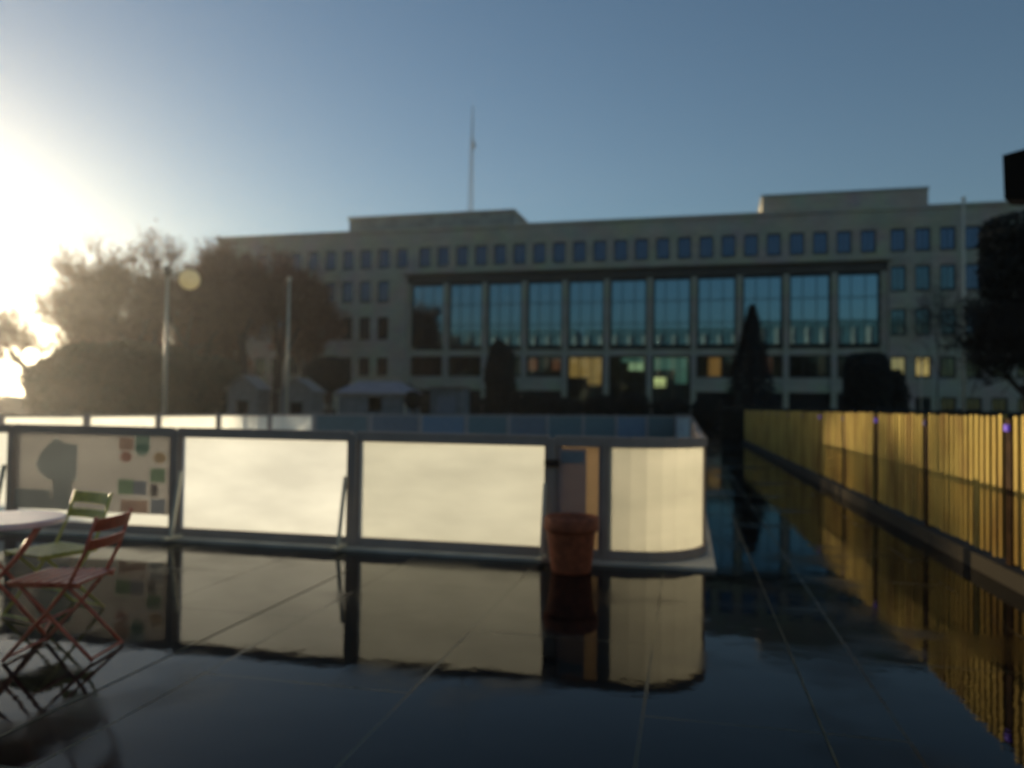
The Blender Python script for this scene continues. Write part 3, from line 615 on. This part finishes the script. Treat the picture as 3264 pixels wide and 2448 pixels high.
# right side, rear corner, far side, left side
def run(a, b, n, mats, d=None):
    for i in range(n):
        p = a + (b-a)*i/n; q = a + (b-a)*(i+1)/n; d = (q-p).normalized()
        panel([p+d*.05, q-d*.05], mats[i % len(mats)], rh=.05); post(q, d, .09)
run(arcend, FARC, 14, ['sheet_clear'])
panel(arc2, 'sheet')
run(arc2[-1], PB, 9, ['banner_teal', 'banner_blue', 'banner_teal', 'banner_teal', 'banner_navy', 'banner_teal', 'banner_blue', 'banner_navy', 'banner_teal'])
run(PB, PA, 7, ['sheet']); run(PA, PL, 3, ['sheet'])
# poster on the left front panel, facing the camera
pm = ['poster', 'p_tree', 'p_teal', 'p_red', 'p_orange', 'p_green', 'p_blue', 'p_salmon']
po = MB()
def pp(px, py, off):   # photo position on the front row
    f = (px-40)/335; s = 7.0 - f*(7.0-4.99); z = 1.12 - (py-940)/182*.86
    v = near(s) - A*(.036+off) - T0; return Vector((v.x, v.y, z))
def poly(pts, mi, off): po.add([pp(x, y, off) for x, y in pts], [tuple(range(len(pts)))], mi)
def circ(x, y, r, mi, off): poly([(x+r*math.cos(t*.3927), y+r*math.sin(t*.3927)) for t in range(16)], mi, off)
poly([(40, 1122), (375, 1122), (375, 940), (40, 940)], 0, 0)
poly([(126, 1120), (168, 1120), (168, 1052), (178, 1050), (178, 966), (150, 962), (130, 950), (112, 968), (98, 985), (86, 1012), (96, 1034), (112, 1048), (126, 1052)][::-1], 1, .003)
poly([(42, 1075), (120, 1075), (128, 1120), (42, 1120)], 1, .0025)
circ(317, 972, 15, 2, .003); poly([(302, 940), (332, 940), (332, 975), (302, 975)], 2, .0035); circ(283, 990, 13, 3, .003); circ(354, 990, 13, 4, .003); poly([(268, 945), (298, 945), (298, 975), (268, 975)], 7, .0028)
poly([(268, 1043), (300, 1043), (300, 1078), (268, 1078)], 5, .003); poly([(300, 1045), (328, 1045), (328, 1078), (300, 1078)], 6, .003); poly([(335, 1015), (366, 1015), (366, 1048), (335, 1048)], 5, .003)
poly([(275, 1090), (332, 1090), (332, 1120), (275, 1120)], 7, .003); poly([(338, 1085), (368, 1085), (368, 1120), (338, 1120)], 6, .003); poly([(336, 1052), (352, 1052), (352, 1080), (336, 1080)], 0, .003)
po.build('poster', [M[k] for k in pm], op)
no = MB()
def nq(s0, s1, z0, z1, off, mi):
    a = near(s1)-A*off-T0; b = near(s0)-A*off-T0
    no.add([(a.x, a.y, z0), (b.x, b.y, z0), (b.x, b.y, z1), (a.x, a.y, z1)], [(0, 1, 2, 3)], mi)
nq(.42, .69, .2, 1.10, .036, 0); nq(.44, .67, .95, 1.07, .039, 1); nq(.46, .65, .3, .42, .039, 1)
no.build('notice', [M['notice'], M['notice2']], barrier)
cl = MB(); cl.box(-.07, .07, -.07, .07, .93, .99, mat=Matrix.Translation(near(S[1])-A*.03-T0)); cl.build('clamp', M['dark_metal'], barrier)
# white membrane under the boards with a square corner; ice inside
mm_ = MB(); e = .13
q = [T0 - B*11.5 - A*e, T0 + B*(RC+.10) - A*e, T0 + B*(RC+.10) + A*30.4, PB + A*.6, PA - B*.4, PL - B*.3]
q = [v + Vector((0, 0, .035)) for v in q]
mm_.add(q + [v - Vector((0, 0, .034)) for v in q], [(0, 1, 2, 3, 4, 5)] + [(i, i+6, (i+1) % 6+6, (i+1) % 6) for i in range(6)])
tag(mm_.build('rink_base', M['membrane']), 'white rink base sheet with a square corner under the barrier', 'sheet')
ic = MB(); q = [v + Vector((0, 0, .06)) for v in (near(11.2)+A*.1, T0+A*.1, arc[3]+A*.15-B*.1, arcend-B*.1, FARC-B*.1, arc2[-1]-A*.1, PB+(B-A)*.15, PA+B*.3)]
ic.add(q, [tuple(range(8))]); tag(ic.build('ice', M['ice']), kind='structure')

# ------------------------------------------------------------------ planter, table and chairs
d = 7.27; pt = empty('terracotta_pot', (at(1238, d), d, 0), 0, 'large terracotta plant pot standing before the rink corner', 'plant pot')
b = MB(); b.lathe([(.001, 0), (.178, 0), (.185, .02), (.222, .36), (.228, .375), (.245, .38), (.252, .40), (.252, .49), (.243, .505), (.225, .505), (.212, .44), (.21, .43)], 40); b.build('pot', M['terracotta'], pt, True)
b = MB(); b.lathe([(.001, .455), (.1, .45), (.212, .44)], 24); b.build('soil', M['soil'], pt)

def chair(loc, fdir, paint, label):
    root = empty('folding_chair', (loc[0], loc[1], 0), math.atan2(fdir[1], fdir[0]), label, 'chair', 'folding garden chairs at the table')
    W = .20; mt = M[paint]
    for s in (-1, 1):
        f = MB(); f.tube([(.25, s*W, .008), (.02, s*W, .27), (-.12, s*W, .45), (-.20, s*W, .62), (-.265, s*W, .83)], [.011]*5, 8); f.build('back_leg', mt, root, True)
        f = MB(); f.tube([(-.25, s*(W-.03), .008), (0, s*(W-.03), .25), (.20, s*(W-.03), .44)], [.010]*3, 8); f.build('front_leg', mt, root, True)
    for x_, w_, z_ in ((.245, W, .02), (-.245, W-.03, .02), (.10, W, .20)):
        f = MB(); f.tube([(x_, -w_, z_), (x_, w_, z_)], [.008]*2, 6); f.build('stretcher', mt, root)
    f = MB()
    for i in range(7):
        x = -.17 + i*.062; f.box(x, x+.042, -W-.01, W+.01, .445, .457)
    for s in (-1, 1): f.box(-.17, .244, s*(W-.02)-.012, s*(W-.02)+.012, .425, .445)
    f.build('seat', mt, root)
    for za, zb in ((.745, .82), (.64, .70)):
        f = MB(); ya = -.20-(za-.62)*.31; yb = -.20-(zb-.62)*.31; n = 6
        for i in range(n):
            y0 = -W+2*W*i/n; y1 = -W+2*W*(i+1)/n; c0 = -.03*(1-(y0/W)**2); c1 = -.03*(1-(y1/W)**2)
            f.add([(ya+c0, y0, za), (ya+c1, y1, za), (yb+c1, y1, zb), (yb+c0, y0, zb), (ya+c0-.012, y0, za), (ya+c1-.012, y1, za), (yb+c1-.012, y1, zb), (yb+c0-.012, y0, zb)],
                  [(0, 1, 2, 3), (7, 6, 5, 4), (3, 2, 6, 7), (1, 0, 4, 5), (0, 3, 7, 4), (2, 1, 5, 6)])
        f.build('back_slat', mt, root)
    return root
chair((-2.63, 4.75), (-1.0, .02), 'red_paint', 'red folding slatted metal chair facing the round table')
chair((-3.20, 5.62), (-.45, -.89), 'green_paint', 'yellow green folding chair behind the round table')
tb = empty('round_table', (-3.25, 5.08, 0), .4, 'round pinkish white garden table at the left edge', 'table')
b = MB(); b.lathe([(.001, .745), (.35, .745), (.36, .738), (.36, .712), (.35, .705), (.001, .705)], 48); b.build('tabletop', M['table_paint'], tb)
for s in (-1, 1):
    b = MB(); b.tube([(-.28, s*.18, .01), (-.1, s*.18, .25), (.1, s*.18, .5), (.22, s*.18, .70)], [.012]*4, 8); b.build('leg', M['red_paint'], tb, True)
    b = MB(); b.tube([(.28, s*.15, .01), (.1, s*.15, .25), (-.1, s*.15, .5), (-.22, s*.15, .70)], [.012]*4, 8); b.build('leg', M['red_paint'], tb, True)
for x_, w_ in ((-.27, .18), (.27, .15)):
    b = MB(); b.tube([(x_, -w_, .03), (x_, w_, .03)], [.009]*2, 6); b.build('stretcher', M['red_paint'], tb)

# ------------------------------------------------------------------ the other side of the square, seen only in reflections
un = Vector((math.cos(TH), -math.sin(TH), 0)); base = Vector((-75, -62, 0))
for i, (u0, u1, h) in enumerate(((-95, -45, 25), (-42, 10, 28), (14, 62, 28), (66, 120, 30))):
    p = base + un*u0; root = empty('apartment_block', tuple(p), -TH, 'pale block %s across the square, reflected in the city hall glass' % ('farthest left', 'second from left', 'third from left', 'farthest right')[i], 'building', 'blocks across the square')
    L = u1-u0; b = MB(); b.box(0, L, -14, 0, 0, h); b.build('wall', M['far_glass'], root)
    c = MB(); n = int(L/4.4)
    for j in range(n+1): c.box(j*L/n-.5, j*L/n+.5, 0, .7, 0, h-2.4)
    c.build('pilaster', M['far_stone'], root); r = MB(); r.box(-.4, L+.4, -14.4, .9, h-2.4, h); r.build('cornice', M['far_glass'], root)
for i in range(9):
    p = base + un*(-80 + i*22 + (i*7) % 5) + Vector((.25, .97, 0))*(22 + (i*11) % 7)
    nm = ('first', 'second', 'third', 'fourth', 'fifth', 'sixth', 'seventh', 'eighth', 'ninth')[i]
    bush('square_tree', p.x, p.y, 6.5, 5, 4, 15.5 + (i*5) % 4, nm + ' broad dark tree of the row across the square', 'tree', 200+i, 1600, 'leaf_dark', .7, True, 'trees across the square')

# ------------------------------------------------------------------ added haze volume standing in for lens veil around the low sun
hm = bpy.data.materials.new('veil_haze_volume'); hm.use_nodes = True; t = hm.node_tree; t.nodes.clear()
o_ = t.nodes.new('ShaderNodeOutputMaterial'); pv = t.nodes.new('ShaderNodeVolumePrincipled')
pv.inputs['Density'].default_value = 0.0006; pv.inputs['Anisotropy'].default_value = 0.83; pv.inputs['Color'].default_value = (.95, .95, .95, 1)
t.links.new(pv.outputs[0], o_.inputs['Volume'])
hb = MB(); hb.box(-950, 950, -950, 950, -1, 48); tag(hb.build('veil_haze', hm), kind='stuff')
